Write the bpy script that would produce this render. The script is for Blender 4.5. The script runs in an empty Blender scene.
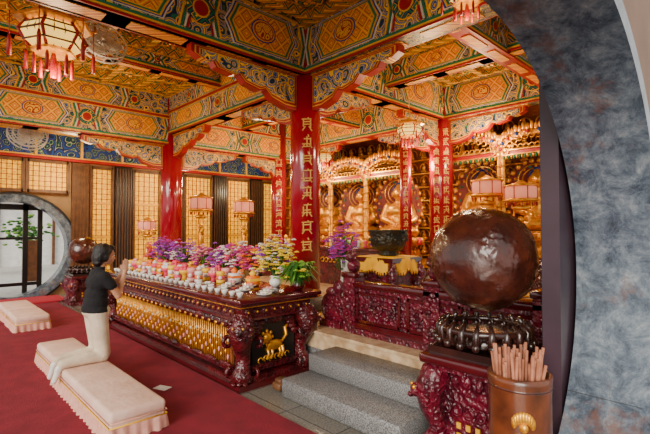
import bpy, bmesh, math, random
from math import sin, cos, pi, radians, sqrt, atan2
from mathutils import Vector, Matrix, noise
random.seed(7)
SC = bpy.context.scene

# ------------------------------------------------------------------ materials
def newmat(name):
    m = bpy.data.materials.new(name); m.use_nodes = True
    nt = m.node_tree; b = nt.nodes['Principled BSDF']
    return m, nt, b
def c4(c): return (c[0], c[1], c[2], 1)
def M(name, col, rough=.5, metal=0, col2=None, ns=6, bump=None, emit=0, ecol=None, coat=0, nlo=.35, nhi=.65):
    m, nt, b = newmat(name); N = nt.nodes; L = nt.links
    b.inputs['Base Color'].default_value = c4(col)
    b.inputs['Roughness'].default_value = rough
    b.inputs['Metallic'].default_value = metal
    if coat: b.inputs['Coat Weight'].default_value = coat; b.inputs['Coat Roughness'].default_value = .12
    tc = N.new('ShaderNodeTexCoord')
    nz = N.new('ShaderNodeTexNoise'); nz.inputs['Scale'].default_value = ns; nz.inputs['Detail'].default_value = 5
    L.new(tc.outputs['Object'], nz.inputs['Vector'])
    r = N.new('ShaderNodeValToRGB'); L.new(nz.outputs['Fac'], r.inputs['Fac'])
    if col2 is None: col2 = tuple(x*.82 for x in col)
    r.color_ramp.elements[0].position = nlo; r.color_ramp.elements[1].position = nhi
    r.color_ramp.elements[0].color = c4(col); r.color_ramp.elements[1].color = c4(col2)
    L.new(r.outputs['Color'], b.inputs['Base Color'])
    if bump:
        kind, sc, st = bump
        if kind == 'v':
            t = N.new('ShaderNodeTexVoronoi'); t.inputs['Scale'].default_value = sc; o = t.outputs['Distance']
            mp = N.new('ShaderNodeVectorMath'); mp.operation = 'ADD'
            n2 = N.new('ShaderNodeTexNoise'); n2.inputs['Scale'].default_value = sc*.7
            L.new(tc.outputs['Object'], n2.inputs['Vector'])
            s2 = N.new('ShaderNodeVectorMath'); s2.operation = 'SCALE'; s2.inputs['Scale'].default_value = 1.2/sc
            L.new(n2.outputs['Color'], s2.inputs[0]); L.new(tc.outputs['Object'], mp.inputs[0]); L.new(s2.outputs[0], mp.inputs[1])
            L.new(mp.outputs[0], t.inputs['Vector'])
        else:
            t = N.new('ShaderNodeTexNoise'); t.inputs['Scale'].default_value = sc; t.inputs['Detail'].default_value = 4; o = t.outputs['Fac']
            L.new(tc.outputs['Object'], t.inputs['Vector'])
        bp = N.new('ShaderNodeBump'); bp.inputs['Strength'].default_value = st; bp.inputs['Distance'].default_value = .02
        L.new(o, bp.inputs['Height']); L.new(bp.outputs['Normal'], b.inputs['Normal'])
    if emit:
        b.inputs['Emission Color'].default_value = c4(ecol or col); b.inputs['Emission Strength'].default_value = emit
    return m
def ramp_set(r, stops):
    cr = r.color_ramp; cr.interpolation = 'CONSTANT'
    cr.elements[0].position = stops[0][0]; cr.elements[0].color = c4(stops[0][1])
    cr.elements[1].position = stops[1][0]; cr.elements[1].color = c4(stops[1][1])
    for p, c in stops[2:]:
        e = cr.elements.new(p); e.color = c4(c)
def scroll(name, stops, scale=5, k=3.2, dist=.5, rough=.45):
    m, nt, b = newmat(name); N = nt.nodes; L = nt.links
    tc = N.new('ShaderNodeTexCoord'); nz = N.new('ShaderNodeTexNoise'); nz.inputs['Scale'].default_value = scale*.6; nz.inputs['Detail'].default_value = 1
    L.new(tc.outputs['Object'], nz.inputs['Vector'])
    s = N.new('ShaderNodeVectorMath'); s.operation = 'SCALE'; s.inputs['Scale'].default_value = dist/scale*2
    a = N.new('ShaderNodeVectorMath'); a.operation = 'ADD'
    L.new(nz.outputs['Color'], s.inputs[0]); L.new(s.outputs[0], a.inputs[0]); L.new(tc.outputs['Object'], a.inputs[1])
    v = N.new('ShaderNodeTexVoronoi'); v.inputs['Scale'].default_value = scale; L.new(a.outputs[0], v.inputs['Vector'])
    mu = N.new('ShaderNodeMath'); mu.operation = 'MULTIPLY'; mu.inputs[1].default_value = k; L.new(v.outputs['Distance'], mu.inputs[0])
    pp = N.new('ShaderNodeMath'); pp.operation = 'PINGPONG'; pp.inputs[1].default_value = 1; L.new(mu.outputs[0], pp.inputs[0])
    r = N.new('ShaderNodeValToRGB'); ramp_set(r, stops); L.new(pp.outputs[0], r.inputs['Fac'])
    L.new(r.outputs['Color'], b.inputs['Base Color']); b.inputs['Roughness'].default_value = rough
    return m
def diamond(name, stops, s=3.0, rough=.45):
    m, nt, b = newmat(name); N = nt.nodes; L = nt.links
    tc = N.new('ShaderNodeTexCoord'); sp = N.new('ShaderNodeSeparateXYZ'); L.new(tc.outputs['Object'], sp.inputs[0])
    def mth(op, a, bb):
        n = N.new('ShaderNodeMath'); n.operation = op
        for i, q in enumerate((a, bb)):
            if isinstance(q, (int, float)): n.inputs[i].default_value = q
            else: L.new(q, n.inputs[i])
        return n.outputs[0]
    u = mth('ADD', sp.outputs[0], sp.outputs[1])
    a = mth('MULTIPLY', mth('ADD', u, sp.outputs[2]), s*2); d = mth('MULTIPLY', mth('SUBTRACT', u, sp.outputs[2]), s*2)
    f = mth('MAXIMUM', mth('PINGPONG', a, 1), mth('PINGPONG', d, 1))
    r = N.new('ShaderNodeValToRGB'); ramp_set(r, stops); L.new(f, r.inputs['Fac'])
    L.new(r.outputs['Color'], b.inputs['Base Color']); b.inputs['Roughness'].default_value = rough
    return m
def brickmat(name, c1, c2, mortar, w, h, ms=.006, rough=.3, speck=60, offset=0):
    m, nt, b = newmat(name); N = nt.nodes; L = nt.links
    tc = N.new('ShaderNodeTexCoord'); br = N.new('ShaderNodeTexBrick'); L.new(tc.outputs['Object'], br.inputs['Vector'])
    br.inputs['Scale'].default_value = 1; br.inputs['Brick Width'].default_value = w; br.inputs['Row Height'].default_value = h
    br.inputs['Mortar Size'].default_value = ms; br.offset = offset
    br.inputs['Color1'].default_value = c4(c1); br.inputs['Color2'].default_value = c4(c2); br.inputs['Mortar'].default_value = c4(mortar)
    nz = N.new('ShaderNodeTexNoise'); nz.inputs['Scale'].default_value = speck; nz.inputs['Detail'].default_value = 3; L.new(tc.outputs['Object'], nz.inputs['Vector'])
    r = N.new('ShaderNodeValToRGB'); r.color_ramp.elements[0].position = .3; r.color_ramp.elements[1].position = .7
    r.color_ramp.elements[0].color = (.55,.55,.55,1); r.color_ramp.elements[1].color = (1.2,1.2,1.2,1); L.new(nz.outputs['Fac'], r.inputs['Fac'])
    mx = N.new('ShaderNodeMix'); mx.data_type = 'RGBA'; mx.blend_type = 'MULTIPLY'; mx.inputs['Factor'].default_value = 1
    L.new(br.outputs['Color'], mx.inputs[6]); L.new(r.outputs['Color'], mx.inputs[7]); L.new(mx.outputs[2], b.inputs['Base Color'])
    b.inputs['Roughness'].default_value = rough
    return m
def marble(name):
    m, nt, b = newmat(name); N = nt.nodes; L = nt.links
    tc = N.new('ShaderNodeTexCoord')
    n1 = N.new('ShaderNodeTexNoise'); n1.inputs['Scale'].default_value = 6.5; n1.inputs['Detail'].default_value = 14; n1.inputs['Roughness'].default_value = .80; n1.inputs['Distortion'].default_value = .3
    L.new(tc.outputs['Object'], n1.inputs['Vector'])
    r = N.new('ShaderNodeValToRGB'); L.new(n1.outputs['Fac'], r.inputs['Fac'])
    cr = r.color_ramp; cr.elements[0].position = .36; cr.elements[0].color = (.030,.040,.055,1); cr.elements[1].position = .70; cr.elements[1].color = (.44,.45,.46,1)
    e = cr.elements.new(.46); e.color = (.085,.110,.145,1); e = cr.elements.new(.53); e.color = (.145,.180,.220,1); e = cr.elements.new(.60); e.color = (.23,.26,.29,1)
    n2 = N.new('ShaderNodeTexNoise'); n2.inputs['Scale'].default_value = 2.6; n2.inputs['Detail'].default_value = 10; n2.inputs['Roughness'].default_value = .72
    mp = N.new('ShaderNodeMapping'); mp.inputs['Location'].default_value = (3.1, 2.2, 5.5); L.new(tc.outputs['Object'], mp.inputs[0]); L.new(mp.outputs[0], n2.inputs['Vector'])
    r2 = N.new('ShaderNodeValToRGB'); r2.color_ramp.elements[0].position = .54; r2.color_ramp.elements[0].color = (0,0,0,1); r2.color_ramp.elements[1].position = .63; r2.color_ramp.elements[1].color = (.75,.75,.75,1)
    L.new(n2.outputs['Fac'], r2.inputs['Fac'])
    mx = N.new('ShaderNodeMix'); mx.data_type = 'RGBA'; L.new(r2.outputs['Color'], mx.inputs['Factor']); L.new(r.outputs['Color'], mx.inputs[6]); mx.inputs[7].default_value = (.17,.085,.065,1)
    L.new(mx.outputs[2], b.inputs['Base Color']); b.inputs['Roughness'].default_value = .16
    return m

gold = M('gold', (1.0,.48,.035), .30, .6, col2=(.62,.24,.015), ns=14)
goldcarve = M('gold_carved', (.95,.42,.03), .35, .5, col2=(.36,.12,.01), ns=11, bump=('v', 22, 1.0))
goldpaint = M('gold_paint', (.95,.48,.015), .45, .1)
redcol = M('red_lacquer_column', (.36,.004,.018), .16, 0, col2=(.29,.003,.014), ns=2, coat=.5)
redpaint = M('red_paint', (.42,.006,.008), .4)
lacq = M('dark_red_lacquer', (.120,.006,.010), .22, 0, col2=(.04,.004,.006), ns=7, bump=('v', 30, .7), coat=.5)
lacqs = M('smooth_lacquer', (.085,.005,.008), .15, 0, coat=.6)
magl = M('carved_crimson', (.170,.005,.022), .28, 0, col2=(.055,.003,.010), ns=9, bump=('v', 26, 1.0), coat=.4)
wood = M('dark_wood', (.095,.021,.011), .24, 0, col2=(.040,.010,.007), ns=7, bump=('n', 26, .25), coat=.45)
woodd = M('dark_wood_collar', (.040,.012,.008), .25, 0, col2=(.018,.007,.005), ns=5, coat=.4)
brownw = M('brown_wood', (.16,.065,.022), .5, 0, col2=(.09,.035,.015), ns=8)
blackp = M('black_panel', (.012,.009,.009), .3)
plum = M('plum_panel', (.060,.032,.046), .4, 0, col2=(.040,.022,.033), ns=3)
carpetm = M('carpet_red', (.27,.009,.030), .95, 0, col2=(.185,.006,.021), ns=5, bump=('n', 240, .5), nlo=.3, nhi=.7)
floorm = brickmat('grey_stone_tiles', (.18,.17,.145), (.25,.235,.20), (.07,.07,.07), .6, .6, .006, .2)
granite = M('granite', (.27,.265,.26), .45, 0, col2=(.08,.08,.085), ns=110, nlo=.42, nhi=.58)
cream = M('cream_marble', (.68,.50,.31), .3, 0, col2=(.42,.26,.13), ns=9)
marb = marble('blue_grey_marble')
jointm = M('stone_joint', (.035,.035,.04), .6)
tan = M('tan_plaster', (.26,.15,.10), .7, 0, col2=(.20,.12,.08), ns=3)
wallp = M('wall_plaster', (.34,.20,.09), .7)
fabric = M('bench_fabric', (.88,.62,.50), .8, 0, col2=(.74,.47,.36), ns=4, bump=('n', 26, .35))
fabric2 = M('bench_skirt', (.80,.42,.33), .85, 0, col2=(.68,.32,.24), ns=20)
white = M('white_ceramic', (.84,.81,.76), .25)
paper = M('white_paper', (.85,.83,.78), .7)
yel = M('yellow_cloth', (.98,.50,.0), .7, 0, col2=(.85,.38,.0), ns=12)
bronze = M('bronze', (.035,.04,.03), .35, .6, col2=(.06,.04,.02), ns=8, bump=('v', 30, .5))
pink = M('pink_paper', (.82,.06,.13), .55)
pinkl = M('pale_pink', (.90,.36,.34), .5)
yelp = M('yellow_paper', (.98,.55,.01), .5)
orangef = M('orange_pack', (.90,.18,.005), .5)
purple = M('orchid_purple', (.26,.02,.42), .6, 0, col2=(.42,.06,.50), ns=30)
magenta = M('orchid_magenta', (.55,.02,.25), .6)
yelf = M('orchid_yellow', (.95,.66,.02), .6)
whitef = M('petal_white', (.88,.80,.72), .6)
leaf = M('leaf_green', (.03,.15,.01), .5, 0, col2=(.015,.08,.006), ns=12)
leafl = M('leaf_light', (.16,.36,.02), .5)
winm = M('lit_window_paper', (.98,.45,.0), .6, emit=1.05, ecol=(1,.42,.0))
shade = M('lamp_shade_pink', (.90,.30,.20), .6, emit=.42, ecol=(1,.34,.18))
lampw = M('lantern_paper', (1,.70,.22), .6, emit=1.5, ecol=(1,.62,.10))
NAVY=(.004,.014,.09); BLUE=(.008,.06,.34); TEAL=(.003,.16,.09); WH=(.72,.66,.44); GO=(.92,.45,.01); RD=(.38,.008,.006); OR=(.84,.24,.005); YE=(1.0,.60,.02)
sc_blue = scroll('painted_scroll_blue', [(0,YE),(.15,NAVY),(.32,WH),(.38,BLUE),(.56,GO),(.70,TEAL),(.85,NAVY)], 6.5, 3.6)
sc_cloud = scroll('painted_cloud', [(0,BLUE),(.22,NAVY),(.56,WH),(.63,TEAL),(.80,NAVY)], 5.0, 3.6)
sc_gold = scroll('painted_scroll_gold', [(0,RD),(.18,GO),(.45,YE),(.58,RD),(.72,GO)], 9, 3.5)
sc_green = scroll('painted_green', [(0,GO),(.16,TEAL),(.5,(.003,.055,.035)),(.75,GO),(.82,TEAL)], 7, 3.4)
sc_coffer = scroll('coffer_paint', [(0,GO),(.24,(.04,.09,.05)),(.45,(.40,.15,.005)),(.60,(.01,.05,.06)),(.80,GO)], 8, 3.2)
hexo = diamond('painted_lattice_orange', [(0,YE),(.16,OR),(.50,YE),(.58,(.34,.05,.005)),(.70,OR),(.92,YE)], 4.6)
hexg = diamond('painted_lattice_green', [(0,YE),(.16,TEAL),(.55,GO),(.64,NAVY),(.85,TEAL)], 4.6)
ribm = diamond('coffer_rib', [(0,YE),(.3,(.52,.18,.005)),(.7,GO),(.85,(.01,.12,.08))], 5)
bluep = M('blue_paint', (.006,.045,.29), .4)
whitep = M('white_paint', (.78,.72,.55), .5)
greenp = M('green_paint', (.006,.20,.10), .4)
skin = M('skin', (.64,.33,.20), .55, 0, col2=(.56,.28,.16), ns=9)
blacksh = M('black_shirt', (.005,.005,.007), .9, bump=('n', 18, .5))
cremp = M('cream_trousers', (.74,.62,.46), .85, col2=(.60,.48,.35), ns=7, bump=('n', 14, .6))
hairm = M('black_hair', (.006,.005,.004), .35, bump=('n', 90, .5))
lips = M('lips', (.45,.12,.10), .5)
metalw = M('fan_metal', (.80,.78,.72), .4, .0)
stick = M('incense_stick', (.54,.21,.12), .7, 0, col2=(.34,.12,.06), ns=20)
barrelm = M('barrel_wood', (.20,.050,.015), .28, 0, col2=(.08,.022,.008), ns=7, coat=.4)

# ------------------------------------------------------------------ mesh builder
class MB:
    def __init__(s): s.v=[]; s.f=[]; s.m=[]; s.s=[]; s.ml=[]
    def mi(s, m):
        if m not in s.ml: s.ml.append(m)
        return s.ml.index(m)
    def add(s, vs, fs, m, smooth=False, T=None):
        o = len(s.v); k = s.mi(m)
        for v in vs:
            v = Vector(v)
            if T is not None: v = T @ v
            s.v.append(v[:])
        for f in fs: s.f.append([i+o for i in f]); s.m.append(k); s.s.append(smooth)
    def box(s, c, d, m, T=None, rz=0):
        x,y,z = d[0]/2, d[1]/2, d[2]/2
        vs = [(-x,-y,-z),(x,-y,-z),(x,y,-z),(-x,y,-z),(-x,-y,z),(x,-y,z),(x,y,z),(-x,y,z)]
        Q = Matrix.Translation(c) @ Matrix.Rotation(rz,4,'Z')
        if T is not None: Q = T @ Q
        s.add(vs, [(0,3,2,1),(4,5,6,7),(0,1,5,4),(1,2,6,5),(2,3,7,6),(3,0,4,7)], m, False, Q)
    def rbox(s, c, d, m, r=.03, seg=3, T=None, rz=0):
        bm = bmesh.new(); bmesh.ops.create_cube(bm, size=1)
        for v in bm.verts: v.co = Vector((v.co.x*d[0], v.co.y*d[1], v.co.z*d[2]))
        bmesh.ops.bevel(bm, geom=bm.edges[:], offset=r, segments=seg, profile=.5, affect='EDGES')
        bm.verts.index_update()
        Q = Matrix.Translation(c) @ Matrix.Rotation(rz,4,'Z')
        if T is not None: Q = T @ Q
        s.add([v.co.copy() for v in bm.verts], [[v.index for v in f.verts] for f in bm.faces], m, True, Q); bm.free()
    def lathe(s, prof, c, m, n=20, smooth=True, sx=1, sy=1, T=None, ph=0):
        vs=[]; fs=[]
        for r,z in prof:
            for i in range(n):
                a = 2*pi*i/n+ph; vs.append((r*cos(a)*sx, r*sin(a)*sy, z))
        k=len(prof)
        for j in range(k-1):
            for i in range(n):
                i2=(i+1)%n; fs.append((j*n+i, j*n+i2, (j+1)*n+i2, (j+1)*n+i))
        fs.append(tuple(range(n-1,-1,-1))); fs.append(tuple((k-1)*n+i for i in range(n)))
        Q = Matrix.Translation(c)
        if T is not None: Q = T @ Q
        s.add(vs, fs, m, smooth, Q)
    def ell(s, c, r, m, seg=12, ring=8, R=None, T=None):
        if isinstance(r,(int,float)): r=(r,r,r)
        vs=[(0,0,-r[2])]; fs=[]
        for j in range(1,ring):
            t=-pi/2+pi*j/ring
            for i in range(seg):
                a=2*pi*i/seg; vs.append((r[0]*cos(t)*cos(a), r[1]*cos(t)*sin(a), r[2]*sin(t)))
        vs.append((0,0,r[2])); e=len(vs)-1
        for i in range(seg):
            i2=(i+1)%seg; fs.append((0,1+i2,1+i)); b=1+(ring-2)*seg; fs.append((b+i,b+i2,e))
            for j in range(ring-2): fs.append((1+j*seg+i,1+j*seg+i2,1+(j+1)*seg+i2,1+(j+1)*seg+i))
        Q = Matrix.Translation(c)
        if R is not None: Q = Q @ R
        if T is not None: Q = T @ Q
        s.add(vs, fs, m, True, Q)
    def tube(s, pts, rad, m, n=8, T=None, smooth=True):
        P=[Vector(p) for p in pts]
        if isinstance(rad,(int,float)): rad=[rad]*len(P)
        vs=[]; fs=[]; up=None
        for i,p in enumerate(P):
            d=(P[min(i+1,len(P)-1)]-P[max(i-1,0)])
            if d.length<1e-9: d=Vector((0,0,1))
            d.normalize()
            if up is None:
                up = Vector((0,0,1)) if abs(d.z)<.9 else Vector((1,0,0))
            x=up.cross(d)
            if x.length<1e-5: x=d.orthogonal()
            x.normalize(); y=d.cross(x); up=y
            for k in range(n):
                a=2*pi*k/n; vs.append(p+(x*cos(a)+y*sin(a))*rad[i])
        for j in range(len(P)-1):
            for k in range(n):
                k2=(k+1)%n; fs.append((j*n+k,j*n+k2,(j+1)*n+k2,(j+1)*n+k))
        fs.append(tuple(range(n-1,-1,-1))); fs.append(tuple((len(P)-1)*n+k for k in range(n)))
        s.add(vs, fs, m, smooth, T)
    def capsule(s, a, b, ra, rb, m, T=None, seg=14):
        s.tube([a,b],[ra,rb],m,seg,T); s.ell(a,ra,m,seg,10,T=T); s.ell(b,rb,m,seg,10,T=T)
    def torus(s, c, R, r, m, T=None, n=24, k=8, a0=0, a1=2*pi, ax='Z'):
        pts=[]
        for i in range(n+1):
            a=a0+(a1-a0)*i/n
            if ax=='Z': p=(c[0]+R*cos(a),c[1]+R*sin(a),c[2])
            elif ax=='Y': p=(c[0]+R*cos(a),c[1],c[2]+R*sin(a))
            else: p=(c[0],c[1]+R*cos(a),c[2]+R*sin(a))
            pts.append(p)
        s.tube(pts, r, m, k, T)
    def prism(s, poly, O, U, V, W, m):
        O,U,V,W=map(Vector,(O,U,V,W)); n=len(poly)
        vs=[O+U*a+V*b-W/2 for a,b in poly]+[O+U*a+V*b+W/2 for a,b in poly]
        fs=[tuple(range(n-1,-1,-1)),tuple(range(n,2*n))]+[(i,(i+1)%n,n+(i+1)%n,n+i) for i in range(n)]
        s.add(vs, fs, m)
    def obj(s, name, loc=(0,0,0), rz=0, fixn=True):
        me=bpy.data.meshes.new(name); me.from_pydata([tuple(v) for v in s.v],[],s.f)
        for m in s.ml: me.materials.append(m)
        me.polygons.foreach_set('material_index', s.m); me.polygons.foreach_set('use_smooth', s.s)
        if fixn:
            bm=bmesh.new(); bm.from_mesh(me); bmesh.ops.recalc_face_normals(bm, faces=bm.faces[:]); bm.to_mesh(me); bm.free()
        me.update(); o=bpy.data.objects.new(name, me); SC.collection.objects.link(o); o.location=loc; o.rotation_euler=(0,0,rz)
        return o
def remesh(o, vox, it=4):
    mats=list(o.data.materials)
    md=o.modifiers.new('r','REMESH'); md.mode='VOXEL'; md.voxel_size=vox
    if it:
        sm=o.modifiers.new('s','SMOOTH'); sm.iterations=it; sm.factor=.5
    dg=bpy.context.evaluated_depsgraph_get(); me=bpy.data.meshes.new_from_object(o.evaluated_get(dg))
    o.modifiers.clear(); o.data=me; me.materials.clear()
    for m in mats: me.materials.append(m)
    for p in me.polygons: p.use_smooth=True; p.material_index=0
    return o

# ------------------------------------------------------------------ room shell
H=4.5
b=MB(); b.box((4,6,-.05),(30,26,.1),floorm); b.obj('floor')
b=MB(); b.box((-.75,6.5,.006),(6.08,10.9,.012),carpetm); b.obj('carpet')
b=MB(); b.box((6.37,4.75,.21),(6.06,7.5,.42),granite); b.box((6.35,4.75,.435),(6.12,7.54,.03),cream)
b.box((3.335,4.75,.33),(.03,7.5,.16),cream); b.obj('altar_platform')
b=MB(); b.box((4.1,6.4,H+.05),(10.6,11.8,.1),sc_coffer)
sp=.62; nx=17; ny=19
for i in range(nx+1): b.box((-1.1+i*sp,6.4,H-.05),(.10,11.6,.10),ribm)
for j in range(ny+1): b.box((4.1,.6+j*sp,H-.055),(10.4,.10,.11),ribm)
for i in range(nx):
    for j in range(ny):
        cx=-1.1+(i+.5)*sp; cy=.6+(j+.5)*sp
        b.lathe([(.22,0),(.22,-.02),(.19,-.03)],(cx,cy,H),bluep,8,False,ph=pi/8)
        b.lathe([(.185,-.02),(.185,-.04)],(cx,cy,H),goldpaint,16,False)
        b.lathe([(.165,-.02),(.165,-.048)],(cx,cy,H),sc_green,16,False)
        for k in range(5): b.ell((cx+.09*cos(k*1.257),cy+.09*sin(k*1.257),H-.05),(.04,.03,.018),goldcarve,6,4)
        b.ell((cx,cy,H-.05),(.05,.05,.03),goldcarve,8,4)
b.obj('ceiling')

def round_wall(name, y0, y1, cx, cz, r, x0, x1, z0, z1, mat, rmat, a0=-pi, a1=pi, n=72):
    b=MB(); A=[a0+(a1-a0)*i/n for i in range(n+1)]
    def outer(a):
        dx,dz=cos(a),sin(a); t=1e9
        if dx>1e-6: t=min(t,(x1-cx)/dx)
        if dx<-1e-6: t=min(t,(x0-cx)/dx)
        if dz>1e-6: t=min(t,(z1-cz)/dz)
        if dz<-1e-6: t=min(t,(z0-cz)/dz)
        return (cx+dx*t, cz+dz*t)
    for X in (x0,x1):
        for Z in (z0,z1):
            a=atan2(Z-cz,X-cx)
            if a0<a<a1: A.append(a)
    A=sorted(A)
    for i in range(len(A)-1):
        a,c=A[i],A[i+1]
        pa=(cx+r*cos(a),cz+r*sin(a)); pc=(cx+r*cos(c),cz+r*sin(c)); oa=outer(a); oc=outer(c)
        for Y in (y0,y1): b.add([(pa[0],Y,pa[1]),(oa[0],Y,oa[1]),(oc[0],Y,oc[1]),(pc[0],Y,pc[1])],[(0,1,2,3)],mat)
        b.add([(pa[0],y0,pa[1]),(pc[0],y0,pc[1]),(pc[0],y1,pc[1]),(pa[0],y1,pa[1])],[(0,1,2,3)],rmat,True)
    return b
def ring(b, y0, y1, cx, cz, r0, r1, m, a0, a1, n=72):
    for i in range(n):
        a=a0+(a1-a0)*i/n; c=a0+(a1-a0)*(i+1)/n
        P=[(cx+R*cos(t),Y,cz+R*sin(t)) for Y in (y0,y1) for R,t in ((r0,a),(r1,a),(r1,c),(r0,c))]
        b.add(P,[(0,1,2,3),(4,5,6,7),(1,2,6,5),(0,3,7,4)],m,False)
GX,GZ,GR=1.68,1.33,1.24
b=round_wall('wall_near',.50,.85,GX,GZ,GR,-1.2,5.5,-.02,H,tan,marb,-pi/2,pi/2,96)
ring(b,.44,.50,GX,GZ,GR+.0,GR+.09,marb,-pi/2,pi/2)
ring(b,.46,.50,GX,GZ,GR+.12,GR+.16,jointm,-pi/2,pi/2)
b.box((.24,.675,(GZ+GR+H)/2+.01),(2.88,.35,H-GZ-GR-.02),tan)
for a in (-32,):
    a=radians(a); T=Matrix.Translation((GX+(GR-.0005)*cos(a),.675,GZ+(GR-.0005)*sin(a)))@Matrix.Rotation(-a,4,'Y')
    b.box((0,0,0),(.003,.35,.003),jointm,T)
b.obj('wall_near',fixn=False)
b=MB(); b.box((3.42,.92,H/2),(1.44,.10,H),plum)
b.box((2.75,.975,H/2),(.03,.02,H),blackp)
b.obj('wall_pier')
FY=12.0
b=round_wall('wall_far',FY,FY+.3,1.68,1.12,1.08,-1.2,9.6,-.02,H,wallp,marb,-pi,pi,96)
ring(b,FY-.06,FY,1.68,1.12,1.08,1.26,marb,-pi,pi); ring(b,FY-.09,FY,1.68,1.12,1.26,1.30,blackp,-pi,pi)
b.obj('wall_far',fixn=False)
b=MB(); b.box((9.55,6.4,H/2),(.2,11.8,H),M('shrine_back',(.30,.06,.01),.5,.2,bump=('v',12,.8))); b.obj('wall_back')
b=MB(); b.box((1.7,18,-.04),(12,11.5,.1),M('paving',(.6,.58,.54),.6)); b.obj('ground_outside')
b=MB(); b.box((1.5,22,1.5),(10,.2,3),M('outer_wall',(.85,.85,.82),.6)); b.box((1.5,21.85,2.9),(10,.5,.2),redpaint)
for i in range(9): b.box((-2.5+i*1.0,21.85,1.4),(.1,.1,2.8),brownw)
b.obj('courtyard_wall')
def tree(loc,h):
    b=MB(); b.tube([(0,0,0),(.05,0,h*.5),(0,.05,h*.8)],[.07,.05,.03],brownw)
    for i in range(160):
        b.ell((random.gauss(0,.33),random.gauss(0,.33),h*.75+random.gauss(0,.25)),(.09,.07,.04),leaf if i%3 else leafl,6,4,R=Matrix.Rotation(i,4,'Z'))
    b.obj('garden_tree',loc)
tree((.9,18,0),1.6); tree((3.0,19,0),1.9)
b=MB()
for x in (.95,1.45,2.0,2.3): b.box((x,12.6,1.2),(.10,.08,2.4),blackp)
b.box((1.6,12.6,2.1),(1.5,.08,.14),blackp); b.box((1.6,12.6,1.35),(1.5,.05,.06),blackp); b.box((2.15,12.6,.8),(.30,.05,1.0),brownw); b.box((1.6,12.6,.25),(1.4,.04,.08),blackp)
b.obj('door_frame_outer')
b=MB(); b.box((1.75,11.2,.03),(1.5,.9,.03),M('mat_red',(.45,.01,.03),.9)); b.obj('door_mat')

def lattice(name,x0,x1,z0,z1,y,nx,nz):
    b=MB(); w=x1-x0; h=z1-z0; cx=(x0+x1)/2; cz=(z0+z1)/2
    b.box((cx,y-.02,cz),(w,.02,h),winm)
    for xx in (x0,x1): b.box((xx,y-.05,cz),(.07,.07,h+.07),brownw)
    for zz in (z0,z1): b.box((cx,y-.05,zz),(w,.07,.07),brownw)
    for i in range(1,nx): b.box((x0+w*i/nx,y-.045,cz),(.014,.02,h),brownw)
    for j in range(1,nz): b.box((cx,y-.045,z0+h*j/nz),(w,.02,.014),brownw)
    if h>1.5:
        for f in (.33,.66): b.box((cx,y-.05,z0+h*f),(w,.04,.06),goldpaint)
    for i in range(nx):
        for j in range(nz):
            if (i+j)%2==0: b.lathe([(.028,0),(.028,.012)],(0,0,0),goldpaint,4,False,T=Matrix.Translation((x0+w*(i+.5)/nx,y-.035,z0+h*(j+.5)/nz))@Matrix.Rotation(pi/2,4,'X'))
    b.obj(name)
wi=0
for x0,x1 in ((.35,1.05),(1.12,1.82),(1.90,2.72)):
    wi+=1; lattice('window_%d'%wi,x0,x1,2.46,3.16,FY-.1,7,6)
for x0,x1 in ((3.26,3.76),(4.3,5.0),(5.75,6.6),(7.15,7.95),(8.5,9.2)):
    wi+=1; lattice('window_%d'%wi,x0,x1,.5,3.12,FY-.02,max(4,int((x1-x0)/.12)),20)
b=MB()
for x0,x1,m in ((2.82,3.2,brownw),(3.82,4.24,blackp),(5.05,5.7,blackp),(6.65,7.1,blackp),(8.0,8.45,blackp)):
    b.box(((x0+x1)/2,FY-.08,1.6),(x1-x0,.1,3.2),m)
    n=int((x1-x0)/.07)
    for i in range(n): b.box((x0+(i+.5)*(x1-x0)/n,FY-.14,1.6),(.02,.02,3.1),brownw)
b.obj('wall_paneling')
b=MB(); b.box((4.2,FY-.1,3.55),(10.7,.2,.55),sc_cloud); b.box((4.2,FY-.11,3.24),(10.7,.22,.06),redpaint); b.box((4.2,FY-.115,3.29),(10.7,.22,.03),goldpaint)
b.box((4.2,FY-.115,3.84),(10.7,.24,.04),goldpaint); b.box((4.2,FY-.1,4.18),(10.7,.22,.60),sc_blue)
for i in range(12): b.box((-.8+i*.95,FY-.13,3.55),(.05,.24,.55),goldpaint)
b.obj('trim_far_frieze')

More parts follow.
